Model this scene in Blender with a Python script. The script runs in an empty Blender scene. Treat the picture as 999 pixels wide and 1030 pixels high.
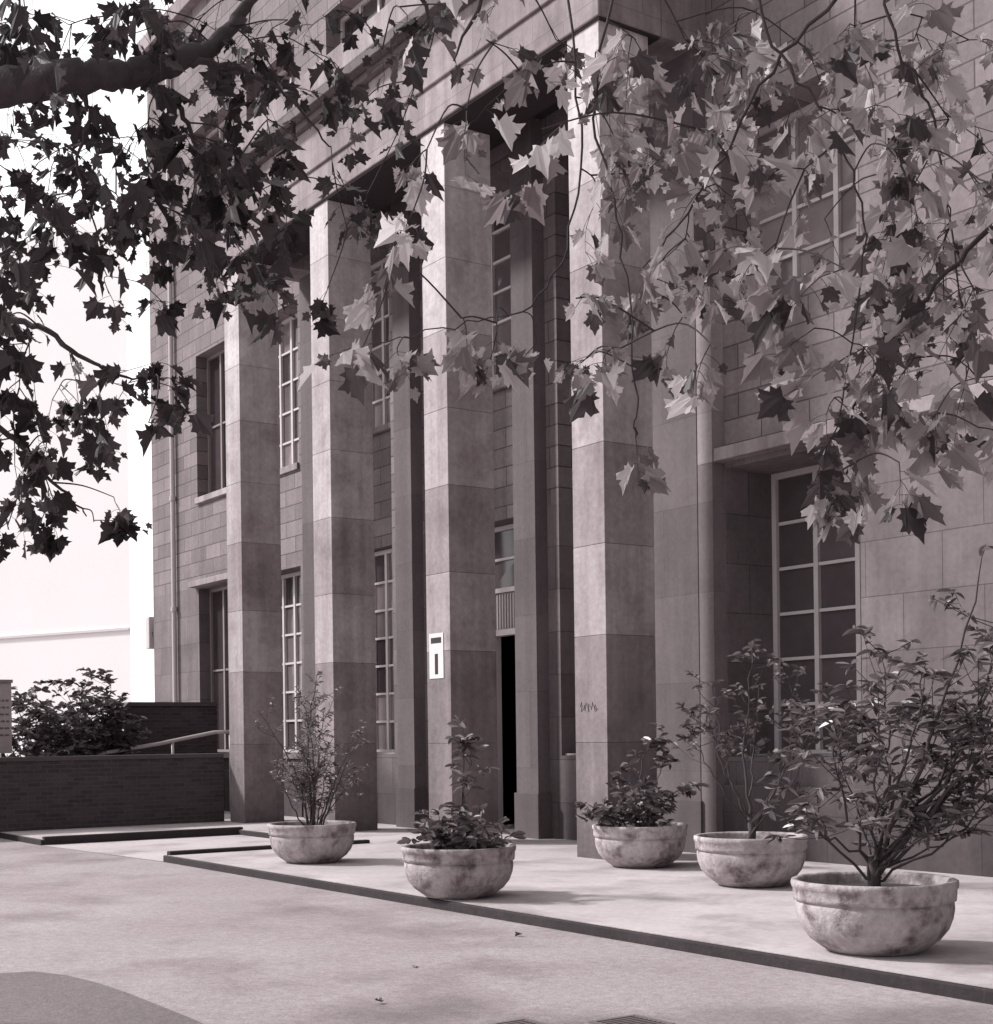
import bpy, math, random
from mathutils import Vector, Matrix
R = math.radians
col = bpy.context.scene.collection
scene = bpy.context.scene
rng = random.Random(7)

# ------------------------------------------------------------------ camera
F, CX, CY, ROLL = 1450.0, 500.0, 740.0, 0.0125
CAM = Vector((14.10, -10.91, 1.6))
VIEW = Vector((-.8232, .5677, 0)); RIGHT = Vector((.5677, .8232, 0))
cd = bpy.data.cameras.new('camera'); cam = bpy.data.objects.new('camera', cd); col.objects.link(cam)
cd.sensor_fit = 'HORIZONTAL'; cd.sensor_width = 36; cd.lens = 36 * F / 999
cd.shift_y = (CY - 515) / 999.0
cd.clip_end = 2000; cd.clip_start = .05
phi = math.atan2(.8232, .5677)
cam.matrix_world = Matrix.Translation(CAM) @ Matrix.Rotation(phi, 4, 'Z') @ Matrix.Rotation(R(90), 4, 'X') @ Matrix.Rotation(-ROLL, 4, 'Z')
scene.camera = cam

def ray(px, py):
    x = px + ROLL * (CY - py); y = py + ROLL * (px - CX)
    return VIEW + RIGHT * ((x - CX) / F) + Vector((0, 0, (CY - y) / F))
def at(px, py, Y): return CAM + ray(px, py) * Y
def ground(px, py, z=0.0):
    r = ray(px, py); return CAM + r * ((z - CAM.z) / r.z)

# ------------------------------------------------------------------ materials
RAMP = [(0, (0, 0, 0)), (.04, (.042, .033, .036)), (.25, (.256, .215, .223)), (.6, (.607, .558, .568)), (1, (1, .975, .983))]
def M(name, base, c1=.3, s1=.8, c2=.2, s2=12, rough=.85, joint=None, zstain=None, bump=.2, bs=30, spec=.3,
      transl=0, streak=0, jm=.01, jd=.5, jv=(.88, 1.1), spots=0, sscale=4, plain=False, grain=0):
    m = bpy.data.materials.new(name); m.use_nodes = True
    nt = m.node_tree; N = nt.nodes; L = nt.links; N.clear()
    def put(sock, v):
        if hasattr(v, 'links'): L.new(v, sock)
        else: sock.default_value = v
    def ma(op, a, b=0.0, c=None):
        n = N.new('ShaderNodeMath'); n.operation = op; put(n.inputs[0], a); put(n.inputs[1], b)
        if c is not None: put(n.inputs[2], c)
        return n.outputs[0]
    tc = N.new('ShaderNodeTexCoord').outputs['Object']
    def noise(s, d=4, vec=tc):
        n = N.new('ShaderNodeTexNoise'); L.new(vec, n.inputs['Vector']); n.inputs['Scale'].default_value = s
        n.inputs['Detail'].default_value = d; n.inputs['Roughness'].default_value = .6
        return n.outputs['Fac']
    at_ = N.new('ShaderNodeAttribute'); at_.attribute_name = 'tone'
    val = ma('MULTIPLY', at_.outputs['Fac'], base)
    if not plain:
        n1 = noise(s1); n2 = noise(s2)
        val = ma('MULTIPLY', val, ma('MULTIPLY_ADD', ma('SUBTRACT', n1, .5), c1 * 2.2, 1.0))
        val = ma('MULTIPLY', val, ma('MULTIPLY_ADD', ma('SUBTRACT', n2, .5), c2 * 2.2, 1.0))
        height = n2
    if grain:
        vt = N.new('ShaderNodeTexVoronoi'); L.new(tc, vt.inputs['Vector']); vt.inputs['Scale'].default_value = 65
        sc = N.new('ShaderNodeSeparateColor'); L.new(vt.outputs['Color'], sc.inputs[0])
        val = ma('MULTIPLY', val, ma('MULTIPLY_ADD', ma('SUBTRACT', sc.outputs[0], .5), grain, 1.0))
    sep = N.new('ShaderNodeSeparateXYZ'); L.new(tc, sep.inputs[0])
    if streak:
        mp = N.new('ShaderNodeMapping'); L.new(tc, mp.inputs['Vector']); mp.inputs['Scale'].default_value = (5, 5, .25)
        st = noise(1.0, 3, mp.outputs[0])
        val = ma('MULTIPLY', val, ma('MULTIPLY_ADD', ma('SUBTRACT', st, .5), streak * 2.2, 1.0))
    if spots:
        sp = noise(sscale, 7)
        mr = N.new('ShaderNodeMapRange'); L.new(sp, mr.inputs[0]); mr.inputs[1].default_value = .5; mr.inputs[2].default_value = .68
        mr.inputs[3].default_value = 1; mr.inputs[4].default_value = 1 - spots
        val = ma('MULTIPLY', val, mr.outputs[0])
    if zstain:
        mr = N.new('ShaderNodeMapRange'); mr.interpolation_type = 'SMOOTHSTEP'
        L.new(ma('MULTIPLY_ADD', n1, .9, sep.outputs[2]), mr.inputs[0])
        mr.inputs[1].default_value = zstain[0]; mr.inputs[2].default_value = zstain[1]; mr.inputs[3].default_value = zstain[2]; mr.inputs[4].default_value = 1
        val = ma('MULTIPLY', val, mr.outputs[0])
    if joint:
        bt = N.new('ShaderNodeTexBrick')
        cb = N.new('ShaderNodeCombineXYZ')
        g = N.new('ShaderNodeNewGeometry'); sn = N.new('ShaderNodeSeparateXYZ'); L.new(g.outputs['Normal'], sn.inputs[0])
        f = ma('GREATER_THAN', ma('ABSOLUTE', sn.outputs[0]), .6)
        h = ma('ADD', ma('MULTIPLY', f, sep.outputs[1]), ma('MULTIPLY', ma('SUBTRACT', 1.0, f), sep.outputs[0]))
        L.new(h, cb.inputs[0]); L.new(sep.outputs[2], cb.inputs[1])
        L.new(cb.outputs[0], bt.inputs['Vector'])
        bt.inputs['Color1'].default_value = (jv[0],) * 3 + (1,); bt.inputs['Color2'].default_value = (jv[1],) * 3 + (1,)
        bt.inputs['Mortar'].default_value = (jd, jd, jd, 1); bt.inputs['Scale'].default_value = 1
        bt.inputs['Mortar Size'].default_value = jm; bt.inputs['Mortar Smooth'].default_value = .3
        bt.inputs['Brick Width'].default_value = joint[0]; bt.inputs['Row Height'].default_value = joint[1]
        val = ma('MULTIPLY', val, bt.outputs['Color'])
        height = ma('SUBTRACT', ma('MULTIPLY', n2, .3), bt.outputs['Fac'])
    cr = N.new('ShaderNodeValToRGB'); L.new(val, cr.inputs[0]); e = cr.color_ramp.elements
    while len(e) < len(RAMP): e.new(.5)
    for el, (p, c) in zip(e, RAMP): el.position = p; el.color = (*c, 1)
    out = N.new('ShaderNodeOutputMaterial')
    b = N.new('ShaderNodeBsdfPrincipled'); L.new(cr.outputs[0], b.inputs['Base Color']); b.inputs['Roughness'].default_value = rough
    b.inputs['Specular IOR Level'].default_value = spec
    if bump and not plain:
        bn = N.new('ShaderNodeBump'); bn.inputs['Strength'].default_value = bump; bn.inputs['Distance'].default_value = .02
        if joint: L.new(height, bn.inputs['Height'])
        else: L.new(noise(bs, 4), bn.inputs['Height'])
        L.new(bn.outputs[0], b.inputs['Normal'])
    if transl:
        t = N.new('ShaderNodeBsdfTranslucent'); L.new(cr.outputs[0], t.inputs['Color'])
        mx = N.new('ShaderNodeMixShader'); mx.inputs[0].default_value = transl
        L.new(b.outputs[0], mx.inputs[1]); L.new(t.outputs[0], mx.inputs[2]); L.new(mx.outputs[0], out.inputs[0])
    else: L.new(b.outputs[0], out.inputs[0])
    return m

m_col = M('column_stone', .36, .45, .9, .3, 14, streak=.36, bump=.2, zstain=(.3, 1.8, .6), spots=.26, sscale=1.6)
m_pil = M('pilaster_stone', .135, .3, 1.0, .2, 18, streak=.2, bump=.15, joint=(3, 1.12), jm=.004, jd=.7)
m_low = M('large_slab_stone', .165, .4, .8, .22, 16, streak=.3, joint=(1.05, .62), jm=.006, jd=.5, jv=(.84, 1.12), zstain=(.2, 2.6, .5), bump=.25, spots=.2, sscale=1.4)
m_up = M('coursed_stone', .19, .36, .8, .28, 16, streak=.25, joint=(.78, .305), jm=.011, jd=.42, jv=(.78, 1.18), bump=.4)
m_ent = M('entablature_stone', .26, .45, .9, .2, 16, streak=.4, joint=(1.3, 1.3), jm=.005, jd=.6, bump=.2, spots=.25, sscale=1.5)
m_soff = M('shade_dark_plaster', .035, .2, 1, .1, 15)  # near-black base colour paints the shade overhead in the portico
m_paint = M('white_paint', .54, .2, 2, .1, 30, rough=.5, bump=.05)
m_dpaint = M('dull_paint', .22, .2, 2, .1, 30, rough=.5, bump=.05)
m_glass = M('window_glass', .10, .35, .9, .15, 6, rough=.1, bump=0, spec=.5)
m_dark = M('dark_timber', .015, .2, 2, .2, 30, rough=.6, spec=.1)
m_panel = M('ribbed_panel', .42, .1, 2, .1, 30)
m_brick = M('dark_brick', .06, .25, 1.2, .3, 25, joint=(.225, .075), jm=.008, jd=1.4, jv=(.75, 1.2), bump=.5)
m_cope = M('coping', .085, .2, 2, .2, 20)
m_pave = M('paving_concrete', .44, .34, .5, .2, 14, bump=.15, bs=60, spots=.34, sscale=.9, grain=.08)
m_kerb = M('kerb_stone', .034, .45, 1.3, .35, 12, bump=.4, bs=20)
m_road = M('pale_tarmac', .315, .36, .3, .26, 12, bump=.3, bs=70, spots=.36, sscale=.55, grain=.26)
m_patch = M('dark_tarmac', .175, .3, .6, .26, 12, bump=.4, bs=70, grain=.35)
m_iron = M('cast_iron', .2, .2, 3, .2, 30, rough=.6)
m_pot = M('weathered_pot', .40, .35, 2.3, .4, 18, bump=.5, bs=28, spots=.72, sscale=5, streak=.45)
m_soil = M('soil', .05, .3, 6, .4, 40, bump=.8)
m_bark = M('bark', .06, .5, 3, .4, 14, bump=.8, bs=12)
m_twig = M('twig_bark', .055, plain=True)
m_stem = M('shrub_stem', .08, plain=True)
m_leafL = M('shaded_leaf', .052, rough=.5, transl=.4, spec=.3, plain=True)  # shade on the leaf undersides put into a darker base colour
m_leafR = M('sunlit_leaf', .40, rough=.4, transl=.58, spec=.45, plain=True)  # light falling on these leaves put into a paler base colour
m_shr = M('shrub_leaf', .14, rough=.36, transl=.22, spec=.55, plain=True)
m_shr2 = M('fine_shrub_leaf', .19, rough=.45, transl=.25, spec=.4, plain=True)
m_far = M('pale_render', .86, .04, .2, .03, 5, bump=0)
m_far2 = M('pale_render_band', .66, .05, .2, .03, 5, bump=0)
m_sign = M('sign_enamel', .66, .08, 3, .05, 20, rough=.4, bump=0)
m_board = M('weathered_board', .34, .2, 3, .15, 20, rough=.6, bump=0)
m_ink = M('black_ink', .02, .1, 3, .1, 20, rough=.5, bump=0)
m_fade = M('faded_lettering', .11, .1, 3, .1, 20, rough=.6, bump=0)
m_scr = M('faint_scrawl', .1, .1, 3, .1, 20, bump=0)
m_pipe = M('painted_pipe', .5, .15, 2, .1, 20, rough=.5, bump=0)
m_dead = M('dry_leaf', .09, .3, 5, .3, 30, bump=0)

# ------------------------------------------------------------------ mesh builder
class MB:
    def __init__(s): s.v = []; s.f = []; s.t = []
    def add(s, vs, fs, tone=1.0):
        o = len(s.v); s.v += [tuple(v) for v in vs]; s.f += [tuple(i + o for i in f) for f in fs]; s.t += [tone] * len(fs); return s
    def box(s, x0, x1, y0, y1, z0, z1, tone=1.0):
        v = [(x, y, z) for z in (z0, z1) for y in (y0, y1) for x in (x0, x1)]
        return s.add(v, [(0, 2, 3, 1), (4, 5, 7, 6), (0, 1, 5, 4), (2, 6, 7, 3), (0, 4, 6, 2), (1, 3, 7, 5)], tone)
    def tube(s, pts, rad, n=8, tone=1.0, cap=True):
        pts = [Vector(p) for p in pts]; k = len(pts)
        if not isinstance(rad, (list, tuple)): rad = [rad] * k
        d0 = (pts[1] - pts[0]).normalized()
        up = Vector((0, 0, 1)) if abs(d0.z) < .9 else Vector((1, 0, 0))
        a = d0.cross(up).normalized(); vs = []
        for i, p in enumerate(pts):
            d = (pts[min(i + 1, k - 1)] - pts[max(i - 1, 0)]).normalized()
            a = (a - d * a.dot(d)).normalized(); b = d.cross(a)
            for j in range(n):
                th = 2 * math.pi * j / n
                vs.append(p + (a * math.cos(th) + b * math.sin(th)) * rad[i])
        fs = []
        for i in range(k - 1):
            for j in range(n):
                j2 = (j + 1) % n
                fs.append((i * n + j, i * n + j2, (i + 1) * n + j2, (i + 1) * n + j))
        if cap: fs += [tuple(range(n - 1, -1, -1)), tuple((k - 1) * n + j for j in range(n))]
        return s.add(vs, fs, tone)
    def lathe(s, prof, c, n=48, wob=0):
        vs = []; fs = []
        for i, (rr, z) in enumerate(prof):
            for j in range(n):
                th = 2 * math.pi * j / n
                q = rr * (1 + wob * math.sin(3 * th + c[0]) + wob * .6 * math.sin(7 * th + c[1]))
                vs.append((c[0] + q * math.cos(th), c[1] + q * math.sin(th), c[2] + z))
        for i in range(len(prof) - 1):
            for j in range(n):
                j2 = (j + 1) % n
                fs.append((i * n + j, i * n + j2, (i + 1) * n + j2, (i + 1) * n + j))
        return s.add(vs, fs)
    def prism(s, poly, z0, z1, tone=1.0):
        n = len(poly); v = [(x, y, z0) for x, y in poly] + [(x, y, z1) for x, y in poly]
        return s.add(v, [tuple(range(n - 1, -1, -1)), tuple(range(n, 2 * n))] + [(i, (i + 1) % n, n + (i + 1) % n, n + i) for i in range(n)], tone)
    def build(s, name, mat, parent=None, smooth=False, bevel=0, label=None):
        me = bpy.data.meshes.new(name); me.from_pydata(s.v, [], s.f)
        a = me.attributes.new('tone', 'FLOAT', 'FACE'); a.data.foreach_set('value', s.t)
        me.materials.append(mat)
        if smooth: me.polygons.foreach_set('use_smooth', [True] * len(me.polygons))
        me.update()
        o = bpy.data.objects.new(name, me); col.objects.link(o)
        if parent:
            o.parent = parent
            if parent.type == 'EMPTY': o.location = -parent.location
        if bevel:
            b = o.modifiers.new('bevel', 'BEVEL'); b.width = bevel; b.segments = 2; b.limit_method = 'ANGLE'
        if label: o['label'] = label
        return o
def tag(o, label=None, cat=None, group=None, kind=None):
    for k, v in (('label', label), ('category', cat), ('group', group), ('kind', kind)):
        if v: o[k] = v
    return o
def thing(name, label, cat, loc, group=None):
    o = bpy.data.objects.new(name, None); o.location = loc; col.objects.link(o); o.empty_display_size = .2
    return tag(o, label, cat, group)

# ------------------------------------------------------------------ ground
PF, PL, U1, U2, VP = -3.8, -4.12, -3.95, -8.1, -.85       # front lines, gap edges, portico step line
KH = .09; UL = -28
g = MB().add([(-400, -400, 0), (400, -400, 0), (400, 400, 0), (-400, 400, 0)], [(0, 1, 2, 3)]).build('ground', m_road)
tag(g, 'pale worn tarmac forecourt ground reaching to the horizon', 'ground', kind='structure')
pts = [ground(*p, .006) for p in ((-260, 1000), (-100, 986), (0, 979), (35, 977), (68, 981), (100, 989), (130, 999), (160, 1011), (190, 1023), (220, 1036), (300, 1090), (-200, 1200))]
tag(MB().add(pts, [tuple(range(len(pts)))]).build('tarmac_patch', m_patch), 'dark tarmac patch in the pale forecourt', 'road surface', kind='structure')
kw = .05
poly = [(UL, PL + kw), (U2 - kw, PL + kw), (U2 - kw, VP + kw), (U1 + kw, VP + kw), (U1 + kw, PF + kw), (16, PF + kw), (16, 1.75), (UL, 1.75)]
tag(MB().prism(poly, -.05, KH).build('terrace_paving', m_pave), 'smooth pale concrete terrace in front of the columns', 'pavement', kind='structure')
tag(MB().add([(U2 + .005, PL, .005), (U1 - .005, PF, .005), (U1 - .005, VP - .003, .005), (U2 + .005, VP - .003, .005)], [(0, 1, 2, 3)]).build('entrance_path', m_pave), 'pale concrete path between the two raised terraces leading to the portico', 'path', kind='structure')
kb = MB()
for (x0, x1, y0, y1, z1) in ((U1 + .004, 16, PF, PF + kw, KH - .004), (U1, U1 + .12, PF + kw + .003, VP + .1, KH + .05), (UL, U2 - .004, PL, PL + kw, KH - .004), (U2 - .12, U2, PL + kw + .003, VP + .1, KH + .04), (U2 + .003, U1 - .003, VP, VP + kw, KH - .004)):
    kb.box(x0, x1 - .002, y0, y1 - .002, -.05, z1)
tag(kb.build('kerb', m_kerb, bevel=.012), 'dark weathered stone kerb edging the terrace', 'kerb', kind='structure')

for i, (cx_, cy_, w, lab) in enumerate(((636, 1030, .34, 'iron drain grating in the tarmac, right of the two at the bottom edge'), (524, 1032, .26, 'iron drain grating in the tarmac, left of the two at the bottom edge'))):
    c = ground(cx_, cy_, 0)
    o = thing('drain_grating', lab, 'drain cover', (c.x, c.y, 0), 'drain gratings in the forecourt')
    fr = MB(); h = w / 2
    for (a, b, c_, d) in ((-h, h, -h, -h + .03), (-h, h, h - .03, h), (-h, -h + .03, -h + .031, h - .031), (h - .03, h, -h + .031, h - .031)): fr.box(c.x + a, c.x + b, c.y + c_, c.y + d, -.01, .009)
    fr.build('frame', m_iron, o)
    MB().box(c.x - h + .03, c.x + h - .03, c.y - h + .03, c.y + h - .03, -.02, .002).build('dark_well', m_ink, o)
    br = MB(); k = -h + .045
    while k < h - .04: br.box(c.x + k, c.x + k + .018, c.y - h + .03, c.y + h - .03, .0022, .007); k += .038
    br.build('grille', m_iron, o)

# ------------------------------------------------------------------ main building
B = thing('stone_building', 'tall stone civic building with square columned portico and deep set windows', 'building', (-4.9, 1.7, 0))
BAYS = [-14.55, -11.8, -8.35, -4.9, -1.45, 2.0, 8.9, 12.35]
PORT = {-8.35, -4.9, -1.45}
HW = 1.08; V0, V1 = 1.7, 2.75
def hw(c): return 1.24 if c == -4.9 else HW
us = [-18.3]
for c in BAYS: us += [c - hw(c), c + hw(c)]
us.append(15.2)
def bay(i): return BAYS[(i - 1) // 2] if i % 2 == 1 else None
def wall_grid(zs, is_open):
    mb = MB(); nu, nz = len(us) - 1, len(zs) - 1
    op = lambda i, j: 0 <= i < nu and 0 <= j < nz and bay(i) is not None and is_open(bay(i), j)
    for i in range(nu):
        for j in range(nz):
            a, b, c, d = us[i], us[i + 1], zs[j], zs[j + 1]
            if not op(i, j): mb.add([(a, V0, c), (b, V0, c), (b, V0, d), (a, V0, d)], [(0, 1, 2, 3)])
            else:
                if not op(i - 1, j): mb.add([(a, V0, c), (a, V0, d), (a, V1, d), (a, V1, c)], [(0, 1, 2, 3)], .85)
                if not op(i + 1, j): mb.add([(b, V0, c), (b, V1, c), (b, V1, d), (b, V0, d)], [(0, 1, 2, 3)], .85)
                if j > 0 and not op(i, j - 1): mb.add([(a, V0, c), (a, V1, c), (b, V1, c), (b, V0, c)], [(0, 1, 2, 3)])
                if j < nz - 1 and not op(i, j + 1): mb.add([(a, V0, d), (b, V0, d), (b, V1, d), (a, V1, d)], [(0, 1, 2, 3)])
    return mb
zl = [0, .15, 1.3, 4.9, 4.95]
def ol(c, j):
    if c == -4.9: return j >= 1
    if c in PORT: return j >= 2
    return j == 2
wall_grid(zl, ol).build('wall', m_low, B, label='ground storey wall of large smooth stone slabs')
zu = [4.95, 6.85, 9.2, 10.0, 10.2, 12.7, 14.9, 17.6]
def ou(c, j):
    if c in PORT: return j <= 3 or j == 5
    return j in (1, 5) if c > 0 else j in (1, 2, 5)
wall_grid(zu, ou).build('wall', m_up, B, label='upper wall of small coursed stone blocks')
sh = MB()
sh.add([(-18.3, 1.7, 0), (-18.3, 16, 0), (-18.3, 16, 17.6), (-18.3, 1.7, 17.6)], [(0, 3, 2, 1)])
sh.add([(15.2, 1.7, 0), (15.2, 16, 0), (15.2, 16, 17.6), (15.2, 1.7, 17.6)], [(0, 1, 2, 3)])
sh.add([(-18.3, 16, 0), (15.2, 16, 0), (15.2, 16, 17.6), (-18.3, 16, 17.6)], [(0, 3, 2, 1)])
sh.build('side_wall', m_up, B)
MB().box(-18.5, 15.4, 1.5, 16.2, 17.6, 17.95).build('roof', m_ent, B, bevel=.02)

CW, CD = .62, .78
def column(u, seed):
    r = random.Random(seed)
    mb = MB(); zs = [.06, 1.5, 2.8, 3.9, 5.12, 6.2, 7.3, 8.3, 9.3, 10.2]
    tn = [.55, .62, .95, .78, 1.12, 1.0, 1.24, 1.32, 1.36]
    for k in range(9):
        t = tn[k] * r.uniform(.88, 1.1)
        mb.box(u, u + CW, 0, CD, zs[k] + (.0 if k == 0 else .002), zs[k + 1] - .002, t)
    mb.box(u + .01, u + CW - .01, .01, CD - .01, .2, 10.15, .6)
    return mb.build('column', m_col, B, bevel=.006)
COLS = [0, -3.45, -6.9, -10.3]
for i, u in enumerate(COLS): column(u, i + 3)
for i, u in enumerate(COLS):
    x0 = u + (-.36 if i == 0 else .1)
    MB().box(x0, u + .64, 1.48, 1.702, KH - .01, 10.6).box(x0 - .03, u + .67, 1.45, 1.701, KH - .01, .75, .8).build('pilaster', m_pil, B, bevel=.004)
MB().box(.646, .91, 1.487, 1.7025, .06, 4.96, 1.3).box(.646, .91, 1.487, 1.7025, 4.963, 7.6, 2.2).build('pilaster_strip', m_pil, B, bevel=.004)
# entablature
e = MB()
e.box(-10.36, .68, -.05, .95, 10.2, 10.75, 1.0).box(-10.4, .72, -.09, .953, 10.753, 11.45, .95)
for u in (-10.36, -.02): e.box(u, u + .70, .956, 1.7, 10.2, 11.4, .9)
e.build('entablature', m_ent, B, bevel=.015)
MB().box(-10.34, .66, -.02, .93, 10.17, 10.198).build('soffit_shade', m_soff, B)  # thin slab added to paint the beam's shaded underside
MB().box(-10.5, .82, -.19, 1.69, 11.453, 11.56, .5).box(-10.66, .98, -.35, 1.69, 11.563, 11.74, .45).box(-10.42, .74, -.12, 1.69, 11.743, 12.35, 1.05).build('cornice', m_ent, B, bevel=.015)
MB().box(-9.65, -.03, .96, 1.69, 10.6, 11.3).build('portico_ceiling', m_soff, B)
MB().box(.92, 15.2, 1.5, 1.702, 4.97, 5.13, 1.15).build('string_course', m_ent, B, bevel=.01)
MB().box(-15.8, -13.3, 1.52, 1.702, 4.93, 5.06).build('window_hood', m_ent, B, bevel=.01)
for c in (-8.35, -4.9, -1.45):
    h_ = hw(c)
    MB().box(c - h_ + .002, c + h_ - .002, 2.02, 2.745, 4.98, 7.0, .8).box(c - h_ + .003, c + h_ - .003, 1.95, 2.74, 7.003, 7.12, 1.0).build('spandrel', m_up, B, bevel=.006)
MB().box(-18.36, -10.6, 1.60, 1.703, .06, .95, .85).build('plinth', m_low, B, bevel=.01)
MB().box(.92, 15.2, 1.60, 1.703, .06, .95, .85).build('plinth', m_low, B, bevel=.01)

def window(uc, z0, z1, cols, rows, sill=True, v=2.5, paint=None, tones=(.4, .7, 1, 1.4, 2.2)):
    a, b = uc - hw(uc) + .003, uc + hw(uc) - .003; fr = MB(); T = .075
    fr.box(a, a + T, v, v + .09, z0, z1).box(b - T, b, v, v + .09, z0, z1)
    fr.box(a + T, b - T, v, v + .09, z1 - T, z1 - .002).box(a + T, b - T, v, v + .09, z0 + .002, z0 + T)
    iw = (b - a - 2 * T); ih = z1 - z0 - 2 * T
    for i in range(1, cols):
        x = a + T + iw * i / cols; fr.box(x - .036, x + .036, v - .004, v + .08, z0 + T, z1 - T)
    for j in range(1, rows):
        z = z0 + T + ih * j / rows
        for i in range(cols):
            fr.box(a + T + iw * i / cols + .036, a + T + iw * (i + 1) / cols - .036, v + .01, v + .07, z - .02, z + .02)
    f = fr.build('window', paint or m_paint, B)
    pn = MB(); r = random.Random(int(uc * 100 + z0 * 7))
    for i in range(cols):
        for j in range(rows):
            x0, x1 = a + T + iw * i / cols, a + T + iw * (i + 1) / cols; y0, y1 = z0 + T + ih * j / rows, z0 + T + ih * (j + 1) / rows
            t = [r.uniform(-.006, .006) for _ in range(4)]
            pn.add([(x0, v + .05 + t[0], y0), (x1, v + .05 + t[1], y0), (x1, v + .05 + t[2], y1), (x0, v + .05 + t[3], y1)], [(0, 1, 2, 3)], r.choice(tones))
    pn.build('pane', m_glass, f)
    if sill: MB().box(a, b, max(v - .45, 1.62), v + .0, z0 - .1, z0 + .03, 1.4 if uc < -14 else 1).build('sill', m_ent, f, bevel=.01)
for c in BAYS:
    vw = 2.1 if c < -10 else (2.2 if c < -1 else 2.5)
    if c in PORT:
        if c != -4.9: window(c, 1.3, 4.97, 4, 7, v=vw)
        window(c, 7.13, 10.19, 4, 6, sill=False, v=vw)
    elif c < -14:
        window(c, 1.3, 4.9, 3, 2, v=1.95, paint=m_dpaint, tones=(.4, .6)); window(c, 6.85, 10.0, 3, 2, v=1.95, paint=m_dpaint, tones=(.4, .6))
    else:
        window(c, 1.3, 4.9, 3 if c > 0 else 4, 6, v=vw, tones=(.8, .9, 1, 1.2) if c > 0 else (.4, .7, 1, 1.4, 2.2))
        window(c, 6.85, 9.2 if c > 0 else 10.0, 3 if c > 0 else 4, 4 if c > 0 else 5, v=2.2 if c > 0 else vw, tones=(1.6, 2.1, 2.6) if c > 0 else (.5, .8, 1.2, 2))
    window(c, 12.7, 14.9, 3, 4, v=2.0)
# entrance
d = MB().box(-5.19, -5.11, 2.3, 2.45, .07, 3.2).box(-6.13, -6.03, 2.3, 2.45, .07, 3.2).box(-3.77, -3.67, 2.3, 2.45, .07, 3.2).box(-6.13, -3.67, 2.28, 2.46, 3.203, 3.3)
door = d.build('door_frame', m_paint, B)
MB().box(-6.03, -5.19, 2.36, 2.41, .1, 3.2).build('door', m_dark, door)
MB().box(-3.85, -3.79, 2.46, 3.4, .1, 3.2).build('door', m_dark, door, label='open dark door leaf')
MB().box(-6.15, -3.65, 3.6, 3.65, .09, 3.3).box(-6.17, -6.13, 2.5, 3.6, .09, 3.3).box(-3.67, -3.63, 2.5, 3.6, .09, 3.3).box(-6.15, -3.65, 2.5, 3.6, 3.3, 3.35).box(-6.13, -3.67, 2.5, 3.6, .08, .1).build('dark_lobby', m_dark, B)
p = MB().box(-6.13, -3.67, 2.42, 2.47, 3.303, 3.9, .8)
x = -6.1
while x < -3.72: p.box(x, x + .035, 2.38, 2.42, 3.32, 3.88); x += .075
p.build('transom_panel', m_panel, B)
window(-4.9, 3.9, 4.97, 3, 2, sill=False, v=2.35)
pp = MB(); pp.tube([(-16.85, 1.62, .3), (-16.85, 1.62, 17)], .055, 10)
for z in (2.2, 4.5, 7, 9.5, 12): pp.tube([(-16.85, 1.62, z), (-16.85, 1.62, z + .1)], .075, 10)
pp.build('drainpipe', m_pipe, B)
gf = MB(); r = random.Random(5)
q = []
for j in range(26): q.append((.1 + j * .014 + r.uniform(-.02, .02), -.002, 1.93 + .05 * math.sin(j * 1.5) + r.uniform(-.02, .02)))
gf.tube(q, .0035, 5)
gf.build('scrawl', m_scr, B, label='faint dark scrawl on front column')

# signs
s = thing('column_sign', 'small white upright sign with black mark on the second column from the right', 'sign', (-3.18, -.01, 2.4))
MB().box(-3.37, -3.0, -.010, -.002, 2.42, 3.06).build('plate', m_sign, s, bevel=.002)
MB().box(-3.32, -3.05, -.013, -.0105, 2.92, 3.0).build('lettering', m_ink, s)
MB().box(-3.22, -3.14, -.013, -.0105, 2.48, 2.77).build('black_panel', m_ink, s)
c = at(4, 757, 25)
s = thing('notice_board', 'dull grey notice board at the far left edge above the brick wall', 'sign', (c.x, c.y, 0))
nb = Vector((c.x, c.y, 0))
MB().box(nb.x - .12, nb.x, nb.y - .75, nb.y + .15, 1.4, 2.62).box(nb.x - .14, nb.x + .03, nb.y - .77, nb.y + .17, 2.623, 2.68, .6).build('board', m_board, s, bevel=.006)
for i, w1 in enumerate((.8, .7, .75, .6, .8, .66)):
    q = nb.y + .1
    while q > nb.y + .12 - w1:
        wd = rng.uniform(.03, .1); MB().box(nb.x + .001, nb.x + .006, q - wd, q, 2.3 - i * .12, 2.33 - i * .12).build('text_line', m_fade, s); q -= wd + .025
for y in (-.6, .0): MB().box(nb.x - .18, nb.x - .125, nb.y + y, nb.y + y + .06, 0, 2.6).build('post', m_cope, s)
s = thing('wall_lamp', 'small box lamp fixed to the far corner of the stone building', 'lamp', (-18.3, 1.9, 3.9))
MB().box(-18.62, -18.4, 1.62, 1.86, 3.75, 4.5).build('lamp_box', m_pipe, s, bevel=.02)
MB().box(-18.4, -18.3, 1.7, 1.8, 4.05, 4.15).build('bracket', m_cope, s)

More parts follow.
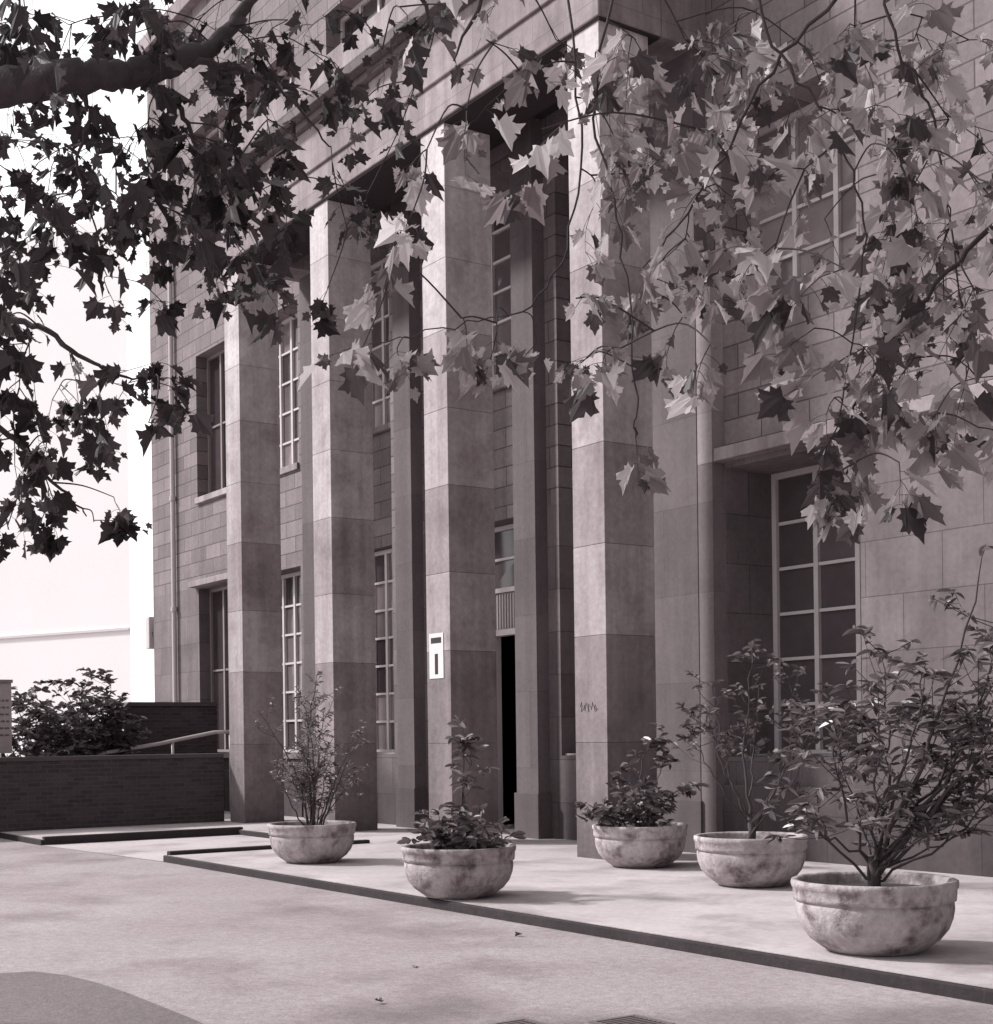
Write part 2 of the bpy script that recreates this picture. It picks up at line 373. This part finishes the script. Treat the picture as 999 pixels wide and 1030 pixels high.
# ------------------------------------------------------------------ brick walls, rail
w = thing('brick_wall', 'low dark brick wall running out from the far column', 'wall', (-10.6, -3.5, 0))
MB().box(-10.75, -10.5, -9, -.03, 0, 1.26).build('brickwork', m_brick, w)
MB().box(-10.77, -10.48, -9, -.03, 1.262, 1.34).build('coping', m_cope, w, bevel=.01)
w = thing('brick_wall', 'taller brick wall with sloping end beside the building, behind the handrail', 'wall', (-14.6, .3, 0))
poly = [(1.58, 0), (1.58, 2.3), (-.35, 2.3), (-1.6, 1.1), (-1.6, 0)]
vs = [(-14.7, y, z) for y, z in poly] + [(-14.45, y, z) for y, z in poly]; n = 5
MB().add(vs, [tuple(range(n)), tuple(range(2 * n - 1, n - 1, -1))] + [(i, i + n, (i + 1) % n + n, (i + 1) % n) for i in range(n)]).build('brickwork', m_brick, w)
cp = MB(); q = [(1.58, 2.302), (-.36, 2.302), (-1.64, 1.1)]
for (y0, z0), (y1, z1) in zip(q, q[1:]): cp.add([(-14.74, y0, z0), (-14.41, y0, z0), (-14.41, y1, z1), (-14.74, y1, z1), (-14.74, y0, z0 + .08), (-14.41, y0, z0 + .08), (-14.41, y1, z1 + .08), (-14.74, y1, z1 + .08)], [(0, 1, 2, 3), (4, 7, 6, 5), (0, 4, 5, 1), (1, 5, 6, 2), (2, 6, 7, 3), (3, 7, 4, 0)])
cp.build('coping', m_cope, w)
h = thing('handrail', 'white sloping tubular handrail behind the low brick wall', 'handrail', (-13.5, 0, 0))
MB().tube([(-13.5, -1.6, 1.2), (-13.5, -1.2, 1.36), (-13.5, -.1, 1.52), (-13.5, 1.1, 1.74), (-13.5, 1.5, 1.75)], .04, 10).build('rail', m_pipe, h, smooth=True)
for y, z in ((-1.2, 1.36), (.2, 1.57), (1.45, 1.75)): MB().tube([(-13.5, y, 0), (-13.5, y, z)], .03, 8).build('post', m_pipe, h, smooth=True)

# ------------------------------------------------------------------ far pale building
fp = at(133, 740, 82); fp.z = 0
fb = thing('pale_tower_block', 'pale overexposed slab block far off at the left', 'building', (fp.x, fp.y, 0))
fd = Vector((-.92, -.39, 0)).normalized(); bk = Vector((fp.x - CAM.x, fp.y - CAM.y, 0)).normalized() * 14 + fd * 1.5
def far_prism(o, z0, z1):
    f_ = Vector((-fd.y, fd.x, 0)) * 1
    if f_.y > 0: f_ = -f_
    a = fp + f_ * o; b_ = a + fd * 55
    q = [a, a + bk, b_ + bk, b_]
    return MB().prism([(v.x, v.y) for v in q], z0, z1)
zt = at(100, 225, 84).z
far_prism(0, 0, zt).build('wall', m_far, fb)
zz = at(100, 634, 82).z
far_prism(.12, zz, zz + .14).build('band', m_far2, fb)

# ------------------------------------------------------------------ leaves
HALF = [(0, 0), (.15, -.07), (.33, -.16), (.35, .0), (.58, .05), (.42, .20), (.52, .34), (.77, .50), (.58, .60), (.53, .73), (.30, .63), (.32, .82), (.16, .92), (0, 1.2)]
def maple(mb, p, d, nrm, size, tone, r):
    d = d.normalized(); s_ = d.cross(nrm).normalized(); nn = s_.cross(d)
    fold = r.uniform(-.25, .7); cur = r.uniform(-.7, .25); asp = r.uniform(.7, 1.05); jit = r.uniform(.78, 1.22)
    def P(x, y, k):
        return p + (s_ * x * asp * (jit if k else 1) + d * y + nn * (fold * abs(x) + cur * y * y * .5 + .07 * math.sin(9 * x + 5 * y))) * size
    o = [P(x, y, 0) for x, y in HALF]; l = [P(-x, y, 1) for x, y in HALF]
    mb.add(o, [tuple(range(len(o)))], tone); mb.add(l, [tuple(range(len(l) - 1, -1, -1))], tone * .93)
def oval(mb, p, d, nrm, L_, W, tone, r):
    d = d.normalized(); s_ = d.cross(nrm)
    if s_.length < .01: return
    s_.normalize(); nn = s_.cross(d); c = r.uniform(-.5, .05)
    def P(x, y): return p + s_ * x * W + d * y * L_ + nn * (c * y * y * L_ + .5 * abs(x) * W)
    a = [P(0, 0), P(.34, .2), P(.5, .5), P(.34, .8), P(0, 1)]; b = [P(0, 0), P(-.34, .2), P(-.5, .5), P(-.34, .8), P(0, 1)]
    mb.add(a, [(0, 1, 2, 3, 4)], tone); mb.add(b, [(4, 3, 2, 1, 0)], tone * .92)
def rv(r, z=(-1, 1)):
    th = r.uniform(0, 2 * math.pi); zz = r.uniform(*z); q = math.sqrt(max(0, 1 - zz * zz)); return Vector((q * math.cos(th), q * math.sin(th), zz))
def spline(pts, n=6):
    pts = [Vector(p) for p in pts]; out = []
    for i in range(len(pts) - 1):
        p0 = pts[max(i - 1, 0)]; p1 = pts[i]; p2 = pts[i + 1]; p3 = pts[min(i + 2, len(pts) - 1)]
        for k in range(n):
            t = k / n
            out.append(.5 * ((2 * p1) + (p2 - p0) * t + (2 * p0 - 5 * p1 + 4 * p2 - p3) * t * t + (3 * p1 - p0 - 3 * p2 + p3) * t ** 3))
    out.append(pts[-1]); return out

def tree(label, base, trunk_pts, limbs, clumps, mleaf, size, seed, tones, two=(1, 1, 2)):
    r = random.Random(seed)
    t = thing('plane_tree', label, 'tree', base)
    tp = spline(trunk_pts, 8); n = len(tp)
    MB().tube(tp, [.36 - .2 * i / (n - 1) + (.12 * max(0, 1 - i / 3)) for i in range(n)], 16).build('trunk', m_bark, t, smooth=True)
    nodes = []
    for pts, r0, r1 in limbs:
        sp = spline(pts, 8); k = len(sp)
        sp = [p + rv(r) * .015 for p in sp]
        MB().tube(sp, [(r0 + (r1 - r0) * (i / (k - 1)) ** .7) * r.uniform(.96, 1.05) for i in range(k)], 12).build('limb', m_bark, t, smooth=True)
        nodes += [(p, r0 + (r1 - r0) * (i / (k - 1)) ** .7) for i, p in enumerate(sp)]
    tw = MB(); lf = MB()
    clumps = sorted(clumps, key=lambda c: min((c[0] - q[0]).length for q in nodes))
    for c, rad, ns in clumps:
        near = min(nodes, key=lambda q: (q[0] - c).length + (.25 if q[0].z < c.z else 0))
        a = near[0]; L_ = (c - a).length
        mid = a.lerp(c, .55) + Vector((0, 0, .12 * L_)) + rv(r) * .08 * L_
        sp = spline([a, mid, c], 5); rr = min(near[1] * .8, .004 + .005 * L_)
        tw.tube(sp, [rr + (.003 - rr) * i / (len(sp) - 1) for i in range(len(sp))], 5, cap=False)
        nodes += [(p, .006) for p in sp[3:]]
        main = (c - a).normalized() if L_ > .01 else rv(r)
        for k in range(ns):
            d = (main * .4 + rv(r, (-.9, .45)) * 1.1).normalized()
            p = sp[-1 - r.choice([0, 0, 1, 2])]; q = [p]; nseg = 5
            for j in range(nseg):
                d = (d + rv(r) * .25 + Vector((0, 0, -.22))).normalized(); q.append(q[-1] + d * rad * r.uniform(1.4, 2.5) / nseg)
            tw.tube(q, [.0032 - .0005 * j for j in range(len(q))], 4, cap=False)
            for j in range(1, len(q)):
                for _ in range(r.choice(two) if j < len(q) - 1 else 2):
                    out = (rv(r, (-.5, .3)) + d * .5).normalized()
                    b = q[j] + out * r.uniform(.03, .1)
                    tw.tube([q[j], (q[j] + b) / 2 + Vector((0, 0, .006)), b], .0014, 3, cap=False)
                    tip = (out + Vector((0, 0, r.uniform(-1.2, .05)))).normalized()
                    nrm = (Vector((0, 0, 1)) + rv(r) * 1.1).normalized()
                    maple(lf, b, tip, nrm, size * r.choice([.4, .55, .75, .95, 1.1, 1.3]), r.uniform(*r.choice(tones)), r)
    tw.build('twigs', m_twig, t)
    lf.build('crown', mleaf, t)
    return len(lf.f) // 2

def CL(lst, Y0, Y1, r):
    out = []
    for (px, py, rp, ns) in lst:
        Y = r.uniform(Y0, Y1); out.append((at(px, py, Y), rp * Y / F, ns))
    return out
r = random.Random(21)
left = [(20, 20, 60, 5), (70, 25, 60, 4), (120, 15, 55, 4), (30, 40, 50, 2), (160, 25, 50, 4), (200, 20, 45, 3), (10, 140, 55, 5), (60, 150, 55, 4), (110, 140, 50, 4), (150, 125, 45, 4), (190, 135, 45, 4), (95, 185, 45, 2), (125, 215, 40, 2), (40, 230, 45, 3),
 (30, 190, 45, 3), (75, 195, 35, 1), (150, 170, 40, 3), (205, 170, 40, 4), (230, 210, 36, 3), (245, 250, 30, 2), (205, 240, 36, 3), (180, 215, 35, 3), (215, 290, 26, 1), (110, 295, 18, 1), (240, 150, 36, 2), (270, 120, 36, 2),
 (15, 270, 40, 3), (5, 320, 40, 3), (30, 345, 38, 3), (70, 350, 36, 2), (20, 390, 40, 3), (60, 390, 38, 3), (100, 385, 34, 3), (130, 385, 28, 2), (160, 385, 22, 1), (165, 305, 20, 1),
 (15, 440, 38, 3), (50, 440, 34, 2), (85, 420, 26, 2), (150, 425, 18, 1), (20, 495, 30, 2), (55, 505, 24, 2), (115, 500, 20, 1), (95, 525, 18, 1), (8, 530, 22, 1),
 (250, 40, 45, 3), (285, 85, 40, 2), (325, 60, 40, 2), (300, 140, 36, 2), (335, 175, 28, 1), (420, 80, 36, 1), (290, 205, 24, 1), (265, 190, 26, 2), (330, 290, 18, 1), (345, 10, 40, 2), (290, 20, 40, 2), (225, 80, 35, 3), (270, 295, 16, 1),
 (360, 110, 30, 1), (385, 50, 36, 1), (410, 15, 36, 1), (460, 10, 36, 1), (350, 230, 18, 1), (370, 195, 20, 1)]
cl = CL(left, 7.4, 9.2, r)
for k in range(40):
    cl.append((at(r.uniform(-560, 420), r.uniform(-520, -40), r.uniform(6.5, 10)), .55, 5))
for k in range(12): cl.append((at(r.uniform(-420, -40), r.uniform(0, 500), r.uniform(7, 9.5)), .4, 4))
tb = at(-300, 740, 8.2); tb.z = 0
trunk = [tb, tb + Vector((.05, .02, 2)), at(-290, 250, 8.2), at(-270, 80, 8.2), at(-240, -200, 8.4), at(-200, -420, 8.5)]
limbs = [([at(-285, 180, 8.2), at(-160, 120, 8.1), at(-40, 94, 7.8), at(60, 80, 7.6), at(130, 74, 7.7), at(190, 58, 7.9), at(232, 30, 8.2), at(262, -20, 8.5), at(290, -90, 8.8)], .165, .012),
 ([at(-262, 20, 8.2), at(-100, -60, 8), at(80, -40, 8), at(240, -50, 8.1), at(390, -40, 8.4), at(440, 30, 8.6)], .13, .006),
 ([at(-285, 260, 8.2), at(-160, 290, 8.5), at(-40, 310, 8.6), at(40, 330, 8.5), at(100, 370, 8.4), at(150, 385, 8.4)], .05, .004),
 ([at(-288, 330, 8.2), at(-150, 400, 8.8), at(-20, 420, 8.8), at(40, 470, 8.8), at(90, 520, 8.8)], .05, .004),
 ([at(130, 76, 7.7), at(175, 100, 7.9), at(205, 160, 8.1), at(240, 245, 8.3)], .03, .004),
 ([at(180, 62, 7.85), at(225, 66, 8.0), at(280, 90, 8.2), at(335, 150, 8.4)], .026, .004),
 ([at(70, 80, 7.6), at(90, 110, 7.8), at(80, 170, 8.0), at(110, 280, 8.2)], .02, .003)]
nl = tree('broad tree with leaf colour darkened as shade, whose thick limb crosses the upper left sky', tb, trunk, limbs, cl, m_leafL, .1, 3, [(.4, 1.0), (.5, 1.6), (1.2, 2.4)])

right = [(490, 40, 40, 1), (470, 110, 36, 1), (530, 80, 42, 1), (560, 40, 42, 2), (545, 130, 36, 1), (600, 60, 45, 2), (640, 40, 46, 3), (690, 40, 50, 4), (740, 30, 50, 3), (800, 40, 52, 3), (860, 40, 52, 3), (920, 40, 52, 4), (975, 40, 52, 4),
 (620, 140, 42, 2), (605, 200, 34, 1), (655, 180, 40, 2), (705, 130, 46, 3), (745, 110, 46, 3), (720, 185, 42, 3), (690, 240, 38, 3), (650, 290, 32, 2), (740, 250, 36, 2), (690, 320, 32, 1), (720, 350, 26, 1), (780, 250, 32, 1), (800, 100, 44, 2), (850, 120, 48, 3), (900, 150, 50, 4), (955, 120, 50, 4), (985, 180, 50, 3), (810, 170, 40, 1),
 (830, 220, 40, 1), (900, 220, 46, 4), (955, 230, 46, 4), (850, 270, 40, 2), (890, 300, 40, 3), (950, 300, 42, 3), (820, 330, 36, 1), (870, 350, 42, 4), (920, 360, 42, 3), (975, 370, 42, 2), (840, 400, 32, 2), (880, 410, 32, 3), (940, 420, 32, 2), (985, 430, 30, 1),
 (860, 455, 26, 2), (905, 465, 22, 1), (820, 485, 22, 2), (865, 495, 20, 1), (640, 440, 20, 1), (625, 350, 20, 1), (585, 365, 18, 1), (540, 345, 20, 1), (500, 335, 22, 1), (465, 320, 22, 1), (400, 350, 20, 1), (365, 350, 14, 1), (415, 215, 18, 1), (395, 265, 20, 1), (430, 150, 20, 1), (980, 290, 44, 3), (790, 60, 46, 2), (580, 300, 16, 1)]
cr = CL(right, 5.6, 7.3, r)
for k in range(30): cr.append((at(r.uniform(480, 1500), r.uniform(-650, -80), r.uniform(4.8, 8)), .5, 4))
for k in range(10): cr.append((at(r.uniform(1050, 1350), r.uniform(0, 420), r.uniform(5.5, 7)), .4, 4))
tb = Vector((12.3, -5.3, 0))
trunk = [tb, tb + Vector((0, .05, 1.8)), tb + Vector((-.05, .1, 3.2)), tb + Vector((-.1, .1, 4.6)), tb + Vector((0, 0, 6.4)), tb + Vector((.1, .1, 8))]
limbs = [([trunk[3] + Vector((0, 0, .4)), at(1150, -200, 5.6), at(980, -180, 5.9), at(800, -130, 6.2), at(640, -90, 6.5), at(520, -50, 6.8), at(455, 60, 7)], .11, .004),
 ([trunk[3], at(1150, -60, 5.7), at(1040, -90, 5.9), at(930, -60, 6.1), at(800, 40, 6.3), at(720, 170, 6.4), at(650, 270, 6.5)], .025, .003),
 ([trunk[3] + Vector((0, 0, -.5)), at(1150, 200, 5.8), at(1030, 210, 6), at(930, 300, 6.2), at(870, 390, 6.3), at(850, 460, 6.3)], .025, .003),
 ([at(640, -90, 6.5), at(600, 100, 6.5), at(625, 240, 6.5), at(640, 400, 6.5), at(640, 440, 6.5)], .008, .003),
 ([at(560, -65, 6.7), at(585, 150, 6.7), at(550, 290, 6.7), at(470, 325, 6.8), at(370, 345, 6.9)], .007, .0025),
 ([at(880, -150, 6.0), at(895, 20, 6.1), at(940, 120, 6.2), at(960, 260, 6.2), at(980, 380, 6.2)], .009, .003),
 ([at(760, -110, 6.2), at(770, 30, 6.2), at(840, 130, 6.2), at(870, 260, 6.2), at(830, 470, 6.2)], .009, .003)]
nr = tree('broad leaved tree with leaf colour paled as sunlight, hanging lobed leaves over the right half of the facade', tb, trunk, limbs, cr, m_leafR, .099, 4, [(.12, .45), (.5, 1.1), (.9, 1.8)], two=(1, 1, 1, 2))
print('leaves', nl, nr)

# ------------------------------------------------------------------ pots and their shrubs
PROF = [(0, .0), (.30, 0), (.325, .012), (.35, .03), (.425, .085), (.48, .155), (.508, .23), (.517, .29), (.515, .325), (.507, .332), (.513, .34), (.528, .345), (.531, .37), (.533, .42), (.541, .428), (.546, .45), (.543, .472), (.53, .478), (.50, .474), (.488, .455), (.478, .40), (.465, .36)]
def pot(u, v, s_, label):
    o = thing('bowl_planter', label, 'planter', (u, v, KH), 'concrete bowl planters on the terrace')
    MB().lathe([(a * s_, b * s_) for a, b in PROF], (u, v, KH + .002), 64, .006).build('bowl', m_pot, o, smooth=True)
    mb = MB(); n = 40; vs = [(u, v, KH + .43 * s_)] + [(u + .478 * s_ * math.cos(2 * math.pi * k / n), v + .478 * s_ * math.sin(2 * math.pi * k / n), KH + .40 * s_) for k in range(n)]
    mb.add(vs, [(0, 1 + k, 1 + (k + 1) % n) for k in range(n)]); mb.build('soil', m_soil, o)
    return Vector((u, v, KH + .42 * s_))
def shrub(name, label, base, stems, seed, leaf, wid, nbr, brl, whorl, mleaf, along=3, tone=(.4, 1.7), group=None, fork=0.0, rbase=.12, droop=0.0, wig=.014):
    r = random.Random(seed); t = thing(name, label, 'shrub', base, group)
    st = MB(); lf = MB(); dz = Vector((0, 0, -droop))
    if fork:
        st.tube([base + Vector((0, 0, -.06)), base + Vector((.01, .01, fork * .5)), base + Vector((.0, -.02, fork * 1.1))], [.045, .038, .03], 9)
    for (dx, dy, h_, bare) in stems:
        f0 = fork * r.uniform(.0, 1)
        p0 = base + Vector((dx * rbase + r.uniform(-.03, .03), dy * rbase + r.uniform(-.03, .03), -.05)) if not fork else base + Vector((r.uniform(-.01, .01), r.uniform(-.01, .01), f0))
        p2 = base + Vector((dx, dy, h_))
        mid = p0.lerp(p2, .5) + (Vector((-dx * .12, -dy * .12, .06 * h_)) if not fork else Vector((dx * .1, dy * .1, -.04 * h_))) + rv(r) * .1
        sp = spline([p0, mid, p2], 7); k = len(sp); r0 = .006 + .006 * h_
        sp = [p + rv(r) * wig for p in sp]
        st.tube(sp, [r0 + (.003 - r0) * i / (k - 1) for i in range(k)], 6, cap=False)
        ends = [(sp[-1], (sp[-1] - sp[-2]).normalized())]
        for b in range(max(1, round(nbr * r.uniform(.6, 1.4)))):
            f = r.uniform(bare, .97); i = min(int(f * (k - 1)), k - 2); p = sp[i].lerp(sp[i + 1], f * (k - 1) - i)
            ax = (sp[i + 1] - sp[i]).normalized(); d = (ax * .5 + rv(r, (-.4, .7))).normalized(); L_ = brl * r.uniform(.3, 1.4)
            q = [p, p + d * L_ * .5 + Vector((0, 0, .01)), p + (d + Vector((0, 0, .25 - droop * .4))).normalized() * L_]
            st.tube(q, [.004, .003, .002], 4, cap=False)
            ends.append((q[-1], (q[-1] - q[-2]).normalized()))
            for _ in range(along):
                bp = q[0].lerp(q[-1], r.uniform(.3, .95)); dd = (d * .5 + rv(r, (-.5, .5)) + dz).normalized()
                oval(lf, bp, dd, (Vector((0, 0, 1)) + rv(r) * .7).normalized(), leaf * r.uniform(.6, 1.1), wid * r.uniform(.8, 1.1), r.uniform(*tone), r)
        for p, ax in ends:
            for w_ in range(whorl + r.choice([-2, -1, 0, 1])):
                d = (ax * r.uniform(.1, .7) + rv(r, (-.5, .3)) + dz).normalized()
                oval(lf, p - ax * r.uniform(0, .06), d, (ax + rv(r) * .6).normalized(), leaf * r.uniform(.5, 1.2), wid * r.uniform(.8, 1.15), r.uniform(*tone), r)
    st.build('stem', m_stem, t, smooth=True); lf.build('foliage', mleaf, t)
    return t
def gen(r, n, spread, h0, h1, bare, lean=(0, 0)):
    out = []
    for k in range(n):
        th = 2 * math.pi * k / n + r.uniform(-.4, .4); q = spread * r.uniform(.3, 1)
        out.append((q * math.cos(th) + lean[0], q * math.sin(th) + lean[1], r.uniform(h0, h1) * (1 - .25 * q / spread), bare))
    return out
def sv(a, bb, h_, bare): v = RIGHT * a - VIEW * bb; return (v.x, v.y, h_, bare)
r = random.Random(12)
b = pot(-1.65, -2.8, .99, 'stained concrete bowl planter, leftmost of the five, holding a wispy shrub')
shrub('potted_shrub', 'wispy fine leaved shrub in the leftmost bowl planter', b, gen(r, 19, .82, .5, 1.85, .3) + [sv(.1, 0, 1.9, .35), sv(-.12, 0, 1.7, .35)], 31, .07, .026, 12, .3, 3, m_shr2, 6)
b = pot(2.69, -3.49, 1.0, 'pale concrete bowl planter near the kerb, second from left')
shrub('potted_shrub', 'low bushy plant with one upright leafy spire near the kerb', b, gen(r, 11, .66, .05, .4, .3) + [sv(.08, .0, 1.12, .1), sv(.16, .03, .98, .1), sv(.02, .05, .72, .15)], 32, .13, .056, 6, .22, 5, m_shr, 3, droop=.05, wig=.02)
b = pot(1.48, -.23, 1.0, 'stained bowl planter at the foot of the nearest column')
shrub('potted_shrub', 'leafy low shrub in the planter at the foot of the nearest column', b, gen(r, 11, .74, .12, .55, .3) + [sv(.12, .1, 1.02, .3), sv(.28, .0, .82, .3), sv(-.25, 0, .6, .4)], 33, .14, .058, 6, .27, 5, m_shr, 3, droop=.05, wig=.02)
b = pot(3.77, -.74, 1.03, 'mottled bowl planter in front of the ground floor window')
shrub('potted_shrub', 'thin stemmed open shrub in front of the ground floor window', b, [sv(-.6, 0, 1.1, .5), sv(-.35, -.1, 1.6, .4), sv(.05, 0, 1.95, .4), sv(.4, .1, 1.65, .4), sv(-.5, .3, 1.35, .5), sv(.55, -.2, 1.15, .5), sv(.15, -.3, 1.3, .5), sv(.7, .1, 1.5, .6)], 34, .10, .042, 8, .34, 5, m_shr, 3, fork=.2, wig=.025)
b = pot(7.39, -3.14, 1.03, 'largest looking bowl planter at the right, flaking and dark stained')
stems = [sv(.0, .1, 1.4, .3), sv(-.35, .25, 1.25, .35), sv(-.6, -.1, .95, .4), sv(.3, .3, 1.5, .3), sv(.6, .0, 1.25, .3), sv(.9, .35, .95, .35), sv(.2, -.4, 1.65, .3), sv(.95, .1, 1.95, .3), sv(.75, .2, 2.35, .35), sv(1.15, .3, 1.75, .35), sv(-.2, -.35, 1.2, .3), sv(-.5, .45, .65, .4), sv(1.15, -.2, 1.35, .35), sv(1.0, .0, .6, .35), sv(.7, -.3, 1.05, .3), sv(1.25, .1, 1.0, .35), sv(.88, .15, 1.5, .3), sv(.5, .3, .5, .3), sv(.95, .3, 2.15, .35), sv(1.1, .0, 2.0, .35)]
shrub('potted_shrub', 'large spreading glossy leaved shrub in the planter at the right', b, stems, 35, .115, .038, 13, .38, 6, m_shr, 3, fork=.2, tone=(.25, 1.9), droop=.2, wig=.032)

for i, (px, Y, s_, lab) in enumerate(((45, 27, .9, 'dark bush behind the low brick wall, next to the notice board'), (95, 28.5, .85, 'round leafy bush behind the low brick wall, nearer the handrail'))):
    c = at(px, 740, Y); c.z = 0
    rb = random.Random(60 + i)
    shrub('garden_bush', lab, c, [(q[0], q[1], q[2], .3) for q in gen(rb, 26, 1.15 * s_, 1.3, 3.3, .3)], 70 + i, .17, .075, 14, .5, 6, m_shr, 4, tone=(.25, 1.3))

for (px, py, lab) in ((418, 972, 'single dry leaf lying on the tarmac below the second planter'), (524, 940, 'dry curled leaf lying close to the kerb'), (385, 1008, 'dry leaf on the tarmac near the bottom edge')):
    c = ground(px, py, .012); mb = MB(); maple(mb, c, rv(rng, (0, .1)), Vector((.1, .2, 1)), .05, 1, rng)
    tag(mb.build('fallen_leaf', m_dead), lab, 'leaf')

# ------------------------------------------------------------------ light
W = bpy.data.worlds.new('World'); scene.world = W; W.use_nodes = True
nt = W.node_tree; N = nt.nodes; L = nt.links; N.clear()
sd = Vector((-.66, -.60, .70)).normalized()
el = math.asin(sd.z); az = math.atan2(sd.x, sd.y)
sk = N.new('ShaderNodeTexSky'); sk.sky_type = 'NISHITA'; sk.sun_disc = False; sk.sun_elevation = el; sk.sun_rotation = az
bw = N.new('ShaderNodeRGBToBW'); L.new(sk.outputs[0], bw.inputs[0])
# thin bright haze: brighter on the sun's side of the sky, dimmer opposite
tcw = N.new('ShaderNodeTexCoord')
dp = N.new('ShaderNodeVectorMath'); dp.operation = 'DOT_PRODUCT'; L.new(tcw.outputs['Generated'], dp.inputs[0]); dp.inputs[1].default_value = Vector((-.88, -.2, .42)).normalized()
mr = N.new('ShaderNodeMapRange'); mr.interpolation_type = 'SMOOTHSTEP'; L.new(dp.outputs['Value'], mr.inputs[0])
mr.inputs[1].default_value = -.6; mr.inputs[2].default_value = .75; mr.inputs[3].default_value = 1.9; mr.inputs[4].default_value = 10.4
m1 = N.new('ShaderNodeMath'); m1.operation = 'MULTIPLY_ADD'; L.new(bw.outputs[0], m1.inputs[0]); m1.inputs[1].default_value = .35; L.new(mr.outputs[0], m1.inputs[2])
mx = N.new('ShaderNodeVectorMath'); mx.operation = 'SCALE'; mx.inputs[0].default_value = (1, .985, .99); L.new(m1.outputs[0], mx.inputs['Scale'])
bg = N.new('ShaderNodeBackground'); L.new(mx.outputs[0], bg.inputs[0]); bg.inputs[1].default_value = .12
wo = N.new('ShaderNodeOutputWorld'); L.new(bg.outputs[0], wo.inputs[0])
sl = bpy.data.lights.new('sun', 'SUN'); sl.energy = 4.7; sl.angle = R(6); sl.color = (1, .975, .97)
so = bpy.data.objects.new('sun', sl); col.objects.link(so); so.rotation_euler = (-sd).to_track_quat('-Z', 'Y').to_euler(); so.location = (0, -20, 30)
vs_ = scene.view_settings; vs_.view_transform = 'Standard'; vs_.look = 'None'; vs_.exposure = 0
